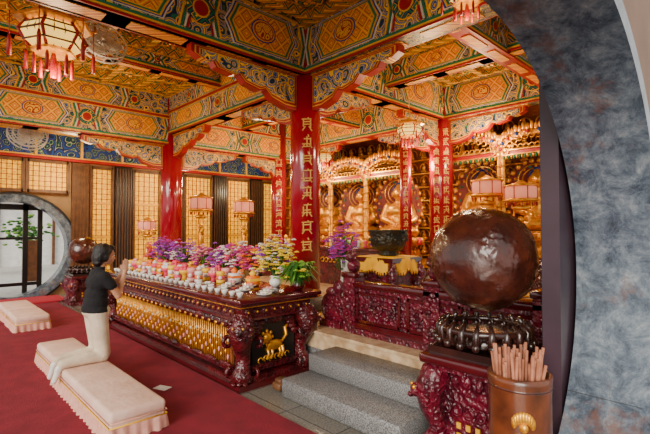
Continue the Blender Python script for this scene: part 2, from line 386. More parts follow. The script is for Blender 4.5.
# ------------------------------------------------------------------ beams
def beam(axis,fixed,s0,s1,z0,z1,t=.30,unit=1.85,name='painted_beam'):
    b=MB(); L=s1-s0; h=z1-z0
    def bx(s,z,ds,dz,dn,m):
        if axis=='X': b.box((s,fixed,z),(ds,dn,dz),m)
        else: b.box((fixed,s,z),(dn,ds,dz),m)
    def pr(poly,c0,zc2,th,m):
        if axis=='X': b.prism(poly,(c0,fixed,zc2),(1,0,0),(0,0,1),(0,th,0),m)
        else: b.prism(poly,(fixed,c0,zc2),(0,1,0),(0,0,1),(th,0,0),m)
    sc=(s0+s1)/2; zc=(z0+z1)/2
    bx(sc,zc,L,h,t,sc_blue)
    bx(sc,z0+.012,L,.024,t+.04,redpaint); bx(sc,z0+.045,L,.02,t+.035,goldpaint); bx(sc,z0+.075,L,.03,t+.02,greenp); bx(sc,z1-.02,L,.03,t+.03,goldpaint)
    tiers=[(z0+.10,z1-.05)] if h<.8 else [(z0+.10,z0+h*.52),(z0+h*.60,z1-.05)]
    if h>=.8:
        bx(sc,z0+h*.56,L,.05,t+.05,redpaint); bx(sc,z0+h*.53,L,.015,t+.05,goldpaint); bx(sc,z0+h*.59,L,.015,t+.05,goldpaint)
    n=max(1,round(L/unit)); U=L/n
    for k,(a,c) in enumerate(tiers):
        hh=c-a; zc2=(a+c)/2
        for i in range(n):
            c0=s0+(i+.5)*U+(U/2*(k%2))
            if c0+U*.30>s1: continue
            for (scl,dn,m) in ((1.0,.020,whitep),(.965,.026,bluep),(.925,.032,goldpaint),(.88,.038,greenp),(.82,.044,goldpaint),(.78,.050,hexo)):
                w=U*.25*scl; q=hh/2*scl*.97; e=.13
                pr([(-w-e*scl,0),(-w-e*.35,-q*.55),(-w,-q),(w,-q),(w+e*.35,-q*.55),(w+e*scl,0),(w+e*.35,q*.55),(w,q),(-w,q),(-w-e*.35,q*.55)],c0,zc2,t+dn,m)
            R=hh*.27
            for (scl,dn,m) in ((1,.058,bluep),(.90,.064,goldpaint),(.80,.070,redpaint),(.70,.076,sc_gold)):
                pr([(R*1.3*scl*cos(2*pi*j/16),R*scl*sin(2*pi*j/16)) for j in range(16)],c0,zc2,t+dn,m)
            for sg in (-1,1):
                for j,m in enumerate((goldpaint,greenp,whitep,redpaint)):
                    x=c0+sg*(U*.25+.17+.035*j); q=hh/2*.97
                    pr([(x-c0-.012,-q),(x-c0+.012,-q),(x-c0+.012+sg*.06,0),(x-c0+.012,q),(x-c0-.012,q),(x-c0-.012+sg*.06,0)],c0,zc2,t+.02,m)
            if c0+U/2+.15<s1:
                R=hh*.36
                for (scl,dn,m) in ((1,.020,goldpaint),(.92,.026,hexg),(.55,.034,goldpaint),(.45,.042,redpaint)):
                    pr([(R*scl*cos(2*pi*j/14),R*scl*sin(2*pi*j/14)) for j in range(14)],c0+U/2,zc2,t+dn,m)
    for i in range(n*2):
        c0=s0+(i+.5)*U/2
        if axis=='X': b.box((c0,fixed,z0-.004),(U*.36,t*.6,.012),hexo)
        else: b.box((fixed,c0,z0-.004),(t*.6,U*.36,.012),hexo)
    return b.obj(name)
def queti(axis,fixed,s,dirn,ztop,L=1.45,D=.52,name='carved_bracket'):
    b=MB()
    P=[(.0,0),(1,0),(1.0,-.20),(.93,-.30),(.84,-.24),(.80,-.42),(.66,-.50),(.60,-.42),(.54,-.62),(.40,-.72),(.34,-.64),(.27,-.86),(.12,-1),(0,-1)]
    def put(scl,th,m):
        c=(.42,-.36); pl=[((c[0]+(u-c[0])*scl[0])*L*dirn,(c[1]+(v-c[1])*scl[1])*D) for u,v in P]
        if axis=='X': b.prism(pl,(s,fixed,ztop),(1,0,0),(0,0,1),(0,th,0),m)
        else: b.prism(pl,(fixed,s,ztop),(0,1,0),(0,0,1),(th,0,0),m)
    put((1,1),.12,redpaint); put((.955,.87),.14,goldpaint); put((.94,.83),.15,redpaint); put((.90,.74),.155,goldpaint); put((.885,.69),.165,sc_blue)
    def loop(c,r,th,m):
        for sg in (-1,1):
            if axis=='X': b.torus((s+dirn*c[0]*L,fixed+sg*.085,ztop+c[1]*D),r,th,m,n=14,k=6,a0=0,a1=1.6*pi,ax='Y')
            else: b.torus((fixed+sg*.085,s+dirn*c[0]*L,ztop+c[1]*D),r,th,m,n=14,k=6,a0=0,a1=1.6*pi,ax='X')
    for c,r in (((.15,-.5),.09),((.38,-.34),.07),((.58,-.26),.05),((.76,-.2),.04)): loop(c,r,.009,goldpaint)
    return b.obj(name)
CX1,CX2=4.1,7.75; CY1,CY2=4.7,9.15
beam('X',CY1,-1.1,CX1,3.75,4.45); beam('X',CY1,CX1,9.4,3.75,4.45)
beam('X',CY2,-1.1,CX1,3.38,4.45); beam('X',CY2,CX1,9.4,3.38,4.45)
beam('Y',CX1,.95,CY1,3.75,4.44,.28); beam('Y',CX1,CY1,CY2,3.60,4.44,.28); beam('Y',CX1,CY2,11.9,3.6,4.44,.28)
beam('Y',CX2,.95,CY1,3.75,4.44,.28); beam('Y',CX2,CY1,11.9,3.70,4.44,.28)
beam('Y',5.9,1.3,11.9,3.98,4.43,.2,1.5); beam('X',6.9,CX1,9.4,3.95,4.42,.2,1.5); beam('X',2.6,CX1,9.4,3.95,4.42,.2,1.5)
beam('X',6.9,-1.1,CX1,4.12,4.42,.18,1.3)
g=.2
queti('X',CY1,CX1-g,-1,3.75,1.6,.5); queti('X',CY1,CX1+g,1,3.75,1.2,.5); queti('Y',CX1,CY1-g,-1,3.75,1.5,.5); queti('Y',CX1,CY1+g,1,3.60,1.4,.45)
queti('X',CY2,CX1-g,-1,3.38,1.6,.5); queti('X',CY2,CX1+g,1,3.38,1.4,.5); queti('Y',CX1,CY2-g,-1,3.60,1.4,.5)
queti('X',CY1,CX2-g,-1,3.75,1.2,.5); queti('X',CY1,CX2+g,1,3.75,1.2,.5); queti('Y',CX2,CY1-g,-1,3.75,1.5,.5); queti('Y',CX2,CY1+g,1,3.70,1.4,.5)
queti('X',CY2,CX2-g-.4,-1,3.38,1.2,.5); queti('Y',CX2,CY2-g,-1,3.70,1.4,.5)

def glyph(b,T,size,m,rng):
    def st(x,z,w,h,a=0): b.box((0,0,0),(w*size,.014,h*size),m,T@Matrix.Translation((x*size,0,z*size))@Matrix.Rotation(a,4,'Y'))
    for z in sorted(rng.sample([-.36,-.18,0,.18,.36],3)): st(rng.uniform(-.05,.05),z,rng.uniform(.5,.8),.07,-.06)
    for x in rng.sample([-.25,0,.25],2): st(x,rng.uniform(-.08,.08),.08,rng.uniform(.45,.8))
    st(-.22,-.3,.07,.36,.6); st(.24,-.3,.07,.38,-.6); st(.1,.4,.07,.16,-.4)
glyphm=M('gold_lettering',(.85,.46,.08),.5,.1)
def column(x,y,z0,z1,r=.225,text=None,size=.24,nm='temple_column',offs=(0,)):
    b=MB(); rng=random.Random(int(x*100+y))
    b.lathe([(r*1.5,0),(r*1.55,.05),(r*1.35,.14),(r*1.15,.18)],(0,0,z0),granite,28)
    b.lathe([(r,z0+.17),(r,z1)],(0,0,0),redcol,32)
    b.lathe([(r*1.04,z0+.18),(r*1.04,z0+.24)],(0,0,0),gold,32)
    if text:
        base=atan2(-y,-x)
        for off in offs:
            a=base+off
            z=text[1]
            while z>text[0]:
                T=Matrix.Translation((cos(a)*(r+.004),sin(a)*(r+.004),z))@Matrix.Rotation(a+pi/2,4,'Z')
                glyph(b,T,size,glyphm,rng); z-=size*1.2
    return b.obj(nm,(x,y,0))
column(CX1,CY2,0.0,4.38,.225)
column(CX1,CY1,.45,4.38,.215,(1.2,3.05),.20,offs=(.10,))
column(CX2,CY1,.45,4.38,.235,(1.5,3.5),.16,offs=(-.4,.4))
column(7.05,CY2,0.0,4.38,.20,(1.4,3.3),.22)
column(7.3,5.25,.45,3.9,.12,(1.5,3.4),.13)

# ------------------------------------------------------------------ long altar table
def long_table():
    b=MB(); W=1.0; L=4.05
    b.box((0,0,.03),(W+.02,L+.02,.06),lacqs); b.box((0,0,.085),(W-.06,L-.06,.05),lacq)
    b.rbox((0,0,.875),(W+.08,L+.12,.05),lacqs,.015,2); b.box((0,0,.838),(W+.02,L+.04,.03),lacq); b.box((0,0,.818),(W,L+.02,.012),gold)
    b.box((0,0,.755),(W-.1,L-.08,.12),lacq); b.box((0,0,.688),(W-.02,L,.02),lacqs); b.box((0,0,.40),(W-.30,L-.30,.58),lacqs)
    n=34
    for i in range(n):
        y=-L/2+.12+(L-.24)*i/(n-1)
        for sx in (-1,1):
            b.torus((sx*(W/2-.045),y,.755),.03,.010,lacq,n=8,k=5,ax='X'); b.ell((sx*(W/2-.04),y,.755),.014,gold,6,4)
            b.ell((sx*(W/2-.0),y,.818),.012,gold,6,4)
    for i in range(8):
        x=-W/2+.12+(W-.24)*i/7
        for sy in (-1,1): b.torus((x,sy*(L/2-.035),.755),.03,.010,lacq,n=8,k=5,ax='Y'); b.ell((x,sy*(L/2-.03),.755),.014,gold,6,4)
    scr=M('gold_screen',(.36,.11,.025),.5,.2,col2=(.18,.04,.015),ns=30)
    for sx in (-1,1):
        X=sx*(W/2-.12); b.box((X,0,.40),(.03,L-.62,.44),scr)
        for z in (.165,.635): b.box((X+sx*.03,0,z),(.06,L-.5,.05),lacq)
        m=74
        for i in range(m):
            y=-(L-.7)/2+(L-.7)*i/(m-1)
            b.tube([(X+sx*.035,y,.19),(X+sx*.035,y,.61)],.0070,gold,5)
            b.ell((X+sx*.036,y,.26+.05*(i%3)),(.013,.013,.03),pinkl if i%2==0 else gold,6,4); b.ell((X+sx*.036,y,.43+.03*(i%2)),(.013,.013,.02),whitep if i%3==0 else gold,6,4)
        for i in range(24):
            y=-(L-.8)/2+(L-.8)*i/23
            b.ell((X+sx*.05,y,.62),(.03,.085,.06),lacq,8,5); b.ell((X+sx*.07,y,.60),(.015,.03,.02),gold,6,4)
        for i in range(12):
            y=-(L-.8)/2+(L-.8)*i/11; b.ell((X+sx*.045,y,.18),(.025,.14,.04),lacq,8,5)
    for sy in (-1,1):
        Y=sy*(L/2-.13); b.box((0,Y,.40),(W-.44,.03,.44),blackp); b.box((0,Y+sy*.02,.165),(W-.4,.05,.06),lacq)
        for sx in (-1,1):
            for q in range(4): b.ell((sx*(.20+.02*q),Y+sy*.03,.62-q*.045),(.09-.015*q,.03,.04),lacq,8,5)
        b.ell((0,Y+sy*.03,.64),(.16,.03,.05),lacq,10,6)
        y=Y+sy*.025
        b.ell((0,y,.36),(.11,.03,.055),gold,12,8); b.ell((-.10,y+sy*.01,.45),(.055,.035,.055),gold,10,8)
        for k in range(8): b.ell((-.10+.07*cos(k*pi/4),y,.45+.07*sin(k*pi/4)),(.02,.02,.02),gold,6,4)
        for x in (-.09,-.04,.06,.10): b.tube([(x,y,.34),(x+.02,y,.27),(x-.01,y,.22)],[.022,.016,.018],gold,6)
        b.tube([(.10,y,.38),(.16,y,.44),(.14,y,.52),(.19,y,.56)],[.014,.018,.022,.008],gold,6)
        for k in range(6): b.torus((-.18+.07*k,y,.225+.01*(k%2)),.028,.007,gold,n=8,k=4,ax='Y',a1=1.4*pi)
    for sx in (-1,1):
        for sy in (-1,1):
            cx=sx*(W/2-.13); cy=sy*(L/2-.14); dx,dy=sx*.7,sy*.7
            def p(o,z): return (cx+dx*o,cy+dy*o,z)
            b.tube([p(-.02,.72),p(.04,.66),p(.095,.58),p(.09,.50),p(.04,.40),p(0,.30),p(.01,.20),p(.05,.12),p(.06,.07)],[.12,.135,.135,.12,.095,.075,.08,.105,.11],lacq,14)
            b.ell(p(.20,.60),(.055,.055,.06),lacq,10,8); b.ell(p(.245,.575),(.03,.03,.022),lacq,8,6)
            for k in range(10):
                a=k*2*pi/10; b.ell((cx+dx*.15-dy*.11*cos(a),cy+dy*.15+dx*.11*cos(a),.60+.10*sin(a)),.032,lacq,6,5)
            for sg in (-1,1):
                b.ell((cx+dx*.24-sg*dy*.05,cy+dy*.24+sg*dx*.05,.63),.014,gold,6,4)
                b.torus((cx-sg*dy*.16,cy+sg*dx*.16,.45),.05,.022,lacq,n=12,k=6,a1=1.7*pi,ax='X' if sg*sx*sy>0 else 'Y')
                b.torus((cx-sg*dy*.13,cy+sg*dx*.13,.14),.045,.02,lacq,n=12,k=6,a1=1.7*pi,ax='X' if sg*sx*sy>0 else 'Y')
            for k in range(3): b.ell((cx+dx*.17+(k-1)*sy*.04,cy+dy*.17-(k-1)*sx*.04,.075),(.03,.03,.022),lacq,6,5)
    return b.obj('altar_table_long',(2.82,5.65,0))
long_table()
TT=.901
b=MB()
for i in range(26):
    y=3.75+i*.145
    b.lathe([(.018,0),(.032,.03),(.036,.05),(.031,.05),(.02,.02)],(2.40,y,TT),white,10)
    if i%2: b.lathe([(.018,0),(.032,.03),(.036,.05),(.031,.05),(.02,.02)],(2.51,y+.05,TT),white,10)
b.obj('offering_cups')
b=MB()
for i in range(10):
    y=3.70+i*.13; x=2.66+.13*(i%3)
    b.lathe([(.03,0),(.07,.012),(.085,.022),(.075,.018)],(x,y,TT),white,16)
    for k in range(4): b.ell((x+.025*cos(k*1.6),y+.025*sin(k*1.6),TT+.03),(.022,.022,.014),(whitef,white,pinkl)[i%3],8,6)
b.obj('offering_plates')
BQ=[(3.15,7.2),(3.20,6.62),(3.05,7.55),(3.20,5.98),(3.20,5.45),(3.19,5.0),(3.14,4.58),(3.14,4.12),(3.18,3.74)]
def pack(kind,x,y,s,m1,m2):
    b=MB()
    if kind=='can':
        b.lathe([(.055,0),(.06,.01),(.06,.05)],(0,0,0),m1,16); b.lathe([(.058,.05),(.058,.11)],(0,0,0),m2,16); b.lathe([(.06,.11),(.06,.16),(.05,.17),(.02,.175)],(0,0,0),m1,16)
        b.ell((-.03,-.05,.08),(.03,.02,.03),whitef,8,6)
    elif kind=='box':
        b.rbox((0,0,.06),(.13,.12,.12),m1,.01,1); b.box((0,0,.075),(.134,.124,.03),m2); b.lathe([(.03,.12),(.05,.15),(.01,.19)],(0,0,0),m2,10)
    else:
        b.lathe([(.045,0),(.03,.05),(.04,.07),(.07,.10),(.075,.13)],(0,0,0),m1,14)
        for k in range(7): b.ell((.045*cos(k*.9),.045*sin(k*.9),.145),.028,m2,8,6)
        for k in range(4): b.ell((.02*cos(k*1.57),.02*sin(k*1.57),.185),.026,m2,8,6)
    o=b.obj({'can':'offering_canister','box':'offering_box','fruit':'fruit_stand'}[kind],(x,y,TT),random.uniform(-.2,.2)); o.scale=(s,s,s)
kinds=['can','box','can','fruit','can','box']; cols=[(pink,yelp),(yelp,whitef),(pinkl,pink),(orangef,yelp),(pink,pinkl),(white,orangef),(pink,white),(yelp,pink)]
k=0
for row,(x,n,y0) in enumerate(((2.68,13,5.15),(2.85,15,4.9),(3.0,16,4.4))):
    for i in range(n):
        y=y0+i*(7.5-y0)/(n-1)
        k+=1
        if any((x-bx)**2+(y-by)**2<.18**2 for bx,by in BQ): continue
        m1,m2=cols[(k*5+row)%8]; pack(kinds[k%6] if row else ('can' if k%3 else 'fruit'),x,y,random.uniform(.85,1.05),m1,m2)

def bouquet(name,loc,h,spr,cols,n=70,vase=None,leafn=16,base_h=.13,bs=.030,droop=.0):
    b=MB(); vm=vase or white
    b.lathe([(.04,0),(.07,base_h*.3),(.075,base_h*.5),(.05,base_h*.8),(.065,base_h)],(0,0,0),vm,16)
    for i in range(leafn):
        a=random.uniform(0,2*pi); r=spr*random.uniform(.5,1.05); hh=base_h+h*random.uniform(.2,.7)
        p0=Vector((0,0,base_h*.9)); p1=Vector((cos(a)*r*.5,sin(a)*r*.5,hh)); p2=Vector((cos(a)*r,sin(a)*r,hh-.04-droop*h))
        sd=Vector((-sin(a),cos(a),0))*.022
        b.add([p0-sd*.3,p0+sd*.3,p1-sd,p1+sd,p2],[(0,1,3,2),(2,3,4)],leaf if i%3 else leafl)
    for i in range(n//6):
        a=random.uniform(0,2*pi); r=spr*sqrt(random.random())*.85; top=Vector((cos(a)*r,sin(a)*r,base_h+h*random.uniform(.25,1)*(1-.35*r/spr)))
        b.tube([(0,0,base_h*.8),top*.6+Vector((0,0,.08)),top],.004,leaf,4)
        for j in range(6):
            q=top+Vector((random.gauss(0,spr*.15),random.gauss(0,spr*.15),random.gauss(-.02,h*.09)))
            m=cols[(i+j//4)%len(cols)]
            for t in range(5):
                aa=t*2*pi/5+i; R=Matrix.Rotation(aa,4,'Z')@Matrix.Rotation(.5,4,'Y')
                b.ell(q+Vector((cos(aa),sin(aa),.2))*bs*.6,(bs*.62,bs*.42,bs*.2),m,6,4,R=R)
            b.ell(q+Vector((0,0,bs*.2)),bs*.25,yelf,5,4)
    return b.obj(name,loc)
bouquet('flower_bouquet',(3.15,7.2,TT),.46,.26,[purple,purple,magenta],240)
bouquet('flower_bouquet',(3.20,6.62,TT),.42,.24,[purple,whitef,purple],200)
bouquet('flower_bouquet',(3.05,7.60,TT),.30,.14,[orangef,pink],90)
bouquet('flower_bouquet',(3.20,5.98,TT),.34,.20,[magenta,pinkl],170)
bouquet('flower_bouquet',(3.20,5.45,TT),.42,.24,[purple,magenta,whitef],220)
bouquet('flower_bouquet',(3.19,5.0,TT),.44,.22,[pink,whitef,magenta],210)
bouquet('flower_bouquet',(3.14,4.58,TT),.38,.20,[pink,orangef,magenta],190)
bouquet('flower_bouquet',(3.14,4.14,TT),.50,.25,[yelf,yelf,whitef,yelf,purple],330,leafn=34)
bouquet('potted_fern',(3.18,3.76,TT),.26,.26,[leafl,yelf,leafl],60,leafn=150,droop=.35,vase=lacqs)
bouquet('flower_bouquet',(4.35,4.15,.45),.50,.25,[purple,magenta],220,base_h=.72)

# ------------------------------------------------------------------ steps
b=MB(); 
b.rbox((2.94,2.60,.085),(.74,1.38,.17),granite,.012,1); b.rbox((3.11,2.60,.255),(.40,1.38,.17),granite,.012,1)
b.obj('stone_steps')
b=MB(); b.rbox((0,0,.05),(.16,.12,.07),brownw,.01,1); b.rbox((0,0,.10),(.12,.09,.04),brownw,.01,1); b.obj('wooden_wedge',(2.68,3.42,0))
def balustrade(y0,y1):
    b=MB(); x=0; L=y1-y0; c=(y0+y1)/2
    b.box((x,c,.03),(.22,L,.06),magl); b.box((x,c,.09),(.16,L,.06),lacqs); b.rbox((x,c,.53),(.17,L,.08),lacqs,.02,2); b.box((x,c,.47),(.12,L,.04),magl)
    n=3
    for i in range(n):
        cc=y0+(i+.5)*L/n; w=L/n
        b.box((x,cc,.29),(.07,w,.34),magl)
        for zz in (.14,.44): b.box((x-.045,cc,zz),(.03,w*.86,.03),lacqs)
        for yy in (-1,1): b.box((x-.045,cc+yy*w*.42,.29),(.03,.03,.32),lacqs)
        for k in range(16): b.ell((x-.045,cc+random.uniform(-.35,.35)*w,.29+random.uniform(-.10,.10)),(.018,random.uniform(.02,.05),.022),magl,8,5)
        for k in range(3): b.torus((x-.05,cc+(k-1)*w*.26,.29),.05,.012,magl,n=12,k=5,ax='X',a1=1.7*pi)
    return b
b=balustrade(1.25,3.25)
for y in (3.30,2.25,1.25):
    b.box((0,y,.30),(.17,.17,.60),magl); b.rbox((0,y,.63),(.21,.21,.06),lacqs,.01,1)
    for k in range(6): b.ell((-.09,y+random.uniform(-.05,.05),.12+k*.08),(.02,.04,.03),magl,8,5)
    b.ell((0,y,.73),(.08,.075,.075),magl,12,8); b.ell((-.05,y,.83),(.06,.06,.06),magl,12,8); b.ell((-.10,y,.815),(.03,.035,.025),magl,8,6)
    for k in range(7): b.ell((-.03+.02*cos(k),y+.06*cos(k*.9),.83+.06*sin(k*.9)),.024,magl,6,5)
b.obj('carved_balustrade',(3.60,0,.45))
b=MB()
for r,t in ((.17,.03),(.10,.028),(.05,.02)): b.torus((0,0,.22),r,t,magl,n=20,k=8,ax='X')
b.box((0,0,.04),(.14,.34,.08),magl); b.box((0,-.02,.22),(.05,.26,.28),magl); b.ell((0,-.08,.46),(.05,.08,.09),magl); b.ell((0,.02,.40),(.05,.10,.06),magl)
b.obj('balustrade_scroll_end',(3.60,3.62,.45))

b=MB()
b.box((0,0,.04),(.62,.62,.08),magl); b.box((0,0,.40),(.46,.46,.66),magl); b.box((0,0,.76),(.58,.58,.06),lacqs)
for sx in (-1,1):
    for sy in (-1,1): b.tube([(sx*.25,sy*.25,.72),(sx*.30,sy*.30,.6),(sx*.24,sy*.24,.4),(sx*.25,sy*.25,.2),(sx*.30,sy*.30,.06)],[.05,.06,.045,.04,.06],magl,8)
n=64
top=[];bot=[]
for i in range(n):
    a=2*pi*i/n; k=max(abs(cos(a)),abs(sin(a)))**-.8
    top.append((.29*cos(a)*k,.29*sin(a)*k,.80)); f=1+.04*sin(a*16); bot.append((.31*cos(a)*k*f,.31*sin(a)*k*f,.665-.05*abs(sin(a*4))))
b.add(top+bot,[tuple(range(n))]+[(i,(i+1)%n,n+(i+1)%n,n+i) for i in range(n)],yel,True)
for i in range(n): b.ell((bot[i][0],bot[i][1],bot[i][2]-.015),(.012,.012,.025),gold,5,4)
b.obj('cloth_draped_pedestal',(4.35,3.40,.45))
b=MB(); b.lathe([(.10,.0),(.16,.02),(.10,.05),(.18,.08),(.235,.15),(.25,.24),(.235,.30),(.27,.33),(.27,.35),(.24,.35),(.22,.30)],(0,0,0),bronze,32)
for sg in (-1,1): b.torus((0,sg*.26,.27),.05,.016,bronze,n=14,k=6,ax='X')
for k in range(12): b.ell((.25*cos(k*.524),.25*sin(k*.524),.22),.025,bronze,8,6)
b.obj('bronze_censer',(4.35,3.40,1.252)).scale=(.93,.93,.93)

# ------------------------------------------------------------------ carved globe on stand
def globe(name,loc,s=1.0,sub=6):
    bm=bmesh.new(); bmesh.ops.create_icosphere(bm,subdivisions=sub,radius=.36)
    for v in bm.verts:
        d=v.co.normalized(); n1=noise.noise(d*2.6+Vector((3,1,7))); n2=abs(noise.noise(d*8+Vector((n1*2,0,0)))); w=abs(noise.noise(d*17+Vector((n1*3,2,0))))
        mask=max(0,min(1,(n1+.08)*9))
        v.co=d*(.364+mask*(.003+.006*(1-min(1,n2*5))+.003*(1-min(1,w*6))))
    me=bpy.data.meshes.new(name); bm.to_mesh(me); bm.free(); me.materials.append(wood)
    for p in me.polygons: p.use_smooth=True
    o=bpy.data.objects.new(name,me); SC.collection.objects.link(o); o.location=loc; o.scale=(s,s,s); return o
def stand(name,loc,s=1.0,rz=0,sxy=1.0):
    b=MB()
    b.box((0,0,.04),(.78,.78,.08),magl); b.box((0,0,.11),(.68,.68,.06),lacqs)
    b.box((0,0,.42),(.50,.50,.56),magl); b.rbox((0,0,.73),(.76,.76,.07),lacqs,.02,2); b.box((0,0,.68),(.66,.66,.04),magl); b.box((0,0,.79),(.64,.64,.06),woodd)
    for sx in (-1,1):
        for sy in (-1,1):
            c=Vector((sx*.23,sy*.23,0)); d=Vector((sx*.7,sy*.7,0))
            P=lambda o,z: c+d*o+Vector((0,0,z))
            b.tube([P(.0,.66),P(.08,.60),P(.13,.50),P(.11,.40),P(.06,.30),P(.05,.22),P(.10,.14),P(.12,.09)],[.10,.12,.12,.10,.085,.075,.085,.095],magl,14)
            b.ell(P(.24,.50),(.045,.045,.05),magl,10,8); b.ell(P(.28,.47),(.028,.028,.02),magl,8,6)
            for sg in (-1,1): b.ell(P(.26,.53)+Vector((-sg*sy*.03,sg*sx*.03,0)),(.016,.016,.016),gold,8,6)
            for k in range(14):
                a=k*2*pi/14; b.ell((P(.17,.5)+Vector((-sy*.085*cos(a),sx*.085*cos(a),.10*sin(a)))),.026,magl,7,5)
            for k in range(3): b.ell(P(.22,.06)+Vector(((k-1)*sy*.045,-(k-1)*sx*.045,0)),(.032,.032,.028),magl,7,5)
        for k in range(5):
            for ax in (0,1):
                y=-.2+.1*k
                p=(sx*.26,y,.40) if ax==0 else (y,sx*.26,.40)
                b.torus(p,.04,.011,magl,n=12,k=5,ax='X' if ax==0 else 'Y',a1=1.7*pi)
                p=(sx*.27,y,.60) if ax==0 else (y,sx*.27,.60); b.ell(p,(.035,.035,.045),magl,8,6)
    for i in range(3):
        for j in range(2): b.box((-.265,-.08+.08*i,.30-.07*j),(.012,.035,.04),goldpaint); b.box((-.08+.08*i,-.265,.30-.07*j),(.035,.012,.04),goldpaint)
    b.lathe([(.24,.82),(.33,.86),(.27,.92),(.20,.93)],(0,0,0),woodd,32)
    for k in range(20):
        a=k*2*pi/20; x,y=cos(a),sin(a)
        b.tube([(x*.26,y*.26,.84),(x*.36,y*.36,.89),(x*.36,y*.36,.95),(x*.31,y*.31,1.00)],[.03,.035,.028,.018],woodd,7)
        b.torus((x*.33,y*.33,.92),.035,.012,woodd,n=10,k=5,ax='X' if abs(x)>abs(y) else 'Y')
        b.ell((x*.38,y*.38,.87),(.035,.035,.03),woodd,7,5)
    b.torus((0,0,.95),.345,.025,woodd,n=32,k=6)
    o=b.obj(name,loc,rz); o.scale=(s*sxy,s*sxy,s); return o
GP=(2.87,1.42,0)
stand('carved_globe_stand',GP,.97,0,.86); globe('carved_wooden_globe',(GP[0],GP[1],1.39),.96)
stand('carved_globe_stand',(2.68,10.3,0),.78,0); globe('carved_wooden_globe',(2.68,10.3,1.12),.80,5)

# incense barrel
b=MB()
b.lathe([(.13,0),(.14,.02),(.12,.06),(.11,.16),(.15,.2),(.16,.22)],(0,0,0),lacqs,28)
b.lathe([(.130,.22),(.148,.30),(.158,.5),(.158,.72),(.163,.79),(.163,.82),(.145,.82),(.140,.76)],(0,0,0),barrelm,36)
for z in (.30,.75): b.lathe([(.158,z),(.164,z+.01),(.160,z+.02)],(0,0,0),wood,36)
a=atan2(-1.0,-2.40)+.1
for k in range(9):
    t=(k-4)*.3
    aa=a+sin(t)*.30; zz=.59+cos(t)*.045
    b.ell((.158*cos(aa),.158*sin(aa),zz),(.016,.016,.032),gold,8,6)
b.ell((.158*cos(a),.158*sin(a),.585),(.018,.026,.026),gold,8,6)
for k in range(6): b.ell((.158*cos(a+(k-2.5)*.12),.158*sin(a+(k-2.5)*.12),.53+.012*(k%2)),(.014,.02,.010),gold,8,6)
for i in range(46):
    t=random.uniform(0,2*pi); r=.125*sqrt(random.random()); l=random.uniform(.88,.97); tx=random.gauss(0,.018); ty=random.gauss(0,.018)
    b.tube([(cos(t)*r*.8,sin(t)*r*.8,.5),(cos(t)*r+tx,sin(t)*r+ty,l)],.0085,stick,6)
b.obj('incense_barrel',(2.40,.985,0))

# ------------------------------------------------------------------ kneeling benches
def bench(x0,x1,y0,y1,h=.24):
    b=MB(); W=x1-x0; L=y1-y0
    b.rbox((0,0,h-.045),(W,L,.09),fabric,.032,4); b.rbox((0,0,h*.45),(W-.02,L-.02,h*.62),fabric,.012,2)
    n=int((W+L)*2/.022); n-=n%2; per=2*(W+L); top=[];bot=[];mid=[]
    for i in range(n):
        s=per*i/n
        if s<W: p=(-W/2+s,-L/2); nn=(0,-1)
        elif s<W+L: p=(W/2,-L/2+s-W); nn=(1,0)
        elif s<2*W+L: p=(W/2-(s-W-L),L/2); nn=(0,1)
        else: p=(-W/2,L/2-(s-2*W-L)); nn=(-1,0)
        wv=(.026 if i%4<2 else .002)+.006*sin(i*1.3)
        top.append((p[0]+nn[0]*.004,p[1]+nn[1]*.004,.125)); mid.append((p[0]+nn[0]*wv*.6,p[1]+nn[1]*wv*.6,.08)); bot.append((p[0]+nn[0]*wv,p[1]+nn[1]*wv,.014))
    b.add(top+mid+bot,[(i,(i+1)%n,n+(i+1)%n,n+i) for i in range(n)]+[(n+i,n+(i+1)%n,2*n+(i+1)%n,2*n+i) for i in range(n)],fabric2,True)
    for zz,rr,mm in ((h-.085,.005,fabric2),(.125,.006,yelp)):
        for yy in (-1,1): b.tube([(-W/2,yy*(L/2+.003),zz),(W/2,yy*(L/2+.003),zz)],rr,mm,5)
        for xx in (-1,1): b.tube([(xx*(W/2+.003),-L/2,zz),(xx*(W/2+.003),L/2,zz)],rr,mm,5)
    return b.obj('kneeling_bench',((x0+x1)/2,(y0+y1)/2,.0))
bench(1.07,1.50,3.40,5.12); bench(1.10,1.50,5.18,6.10); bench(1.16,1.62,8.0,8.85); bench(1.16,1.62,8.95,9.9)
b=MB(); b.box((0,0,.002),(.10,.15,.004),paper); b.obj('paper_slip',(1.83,4.25,.013),.4)

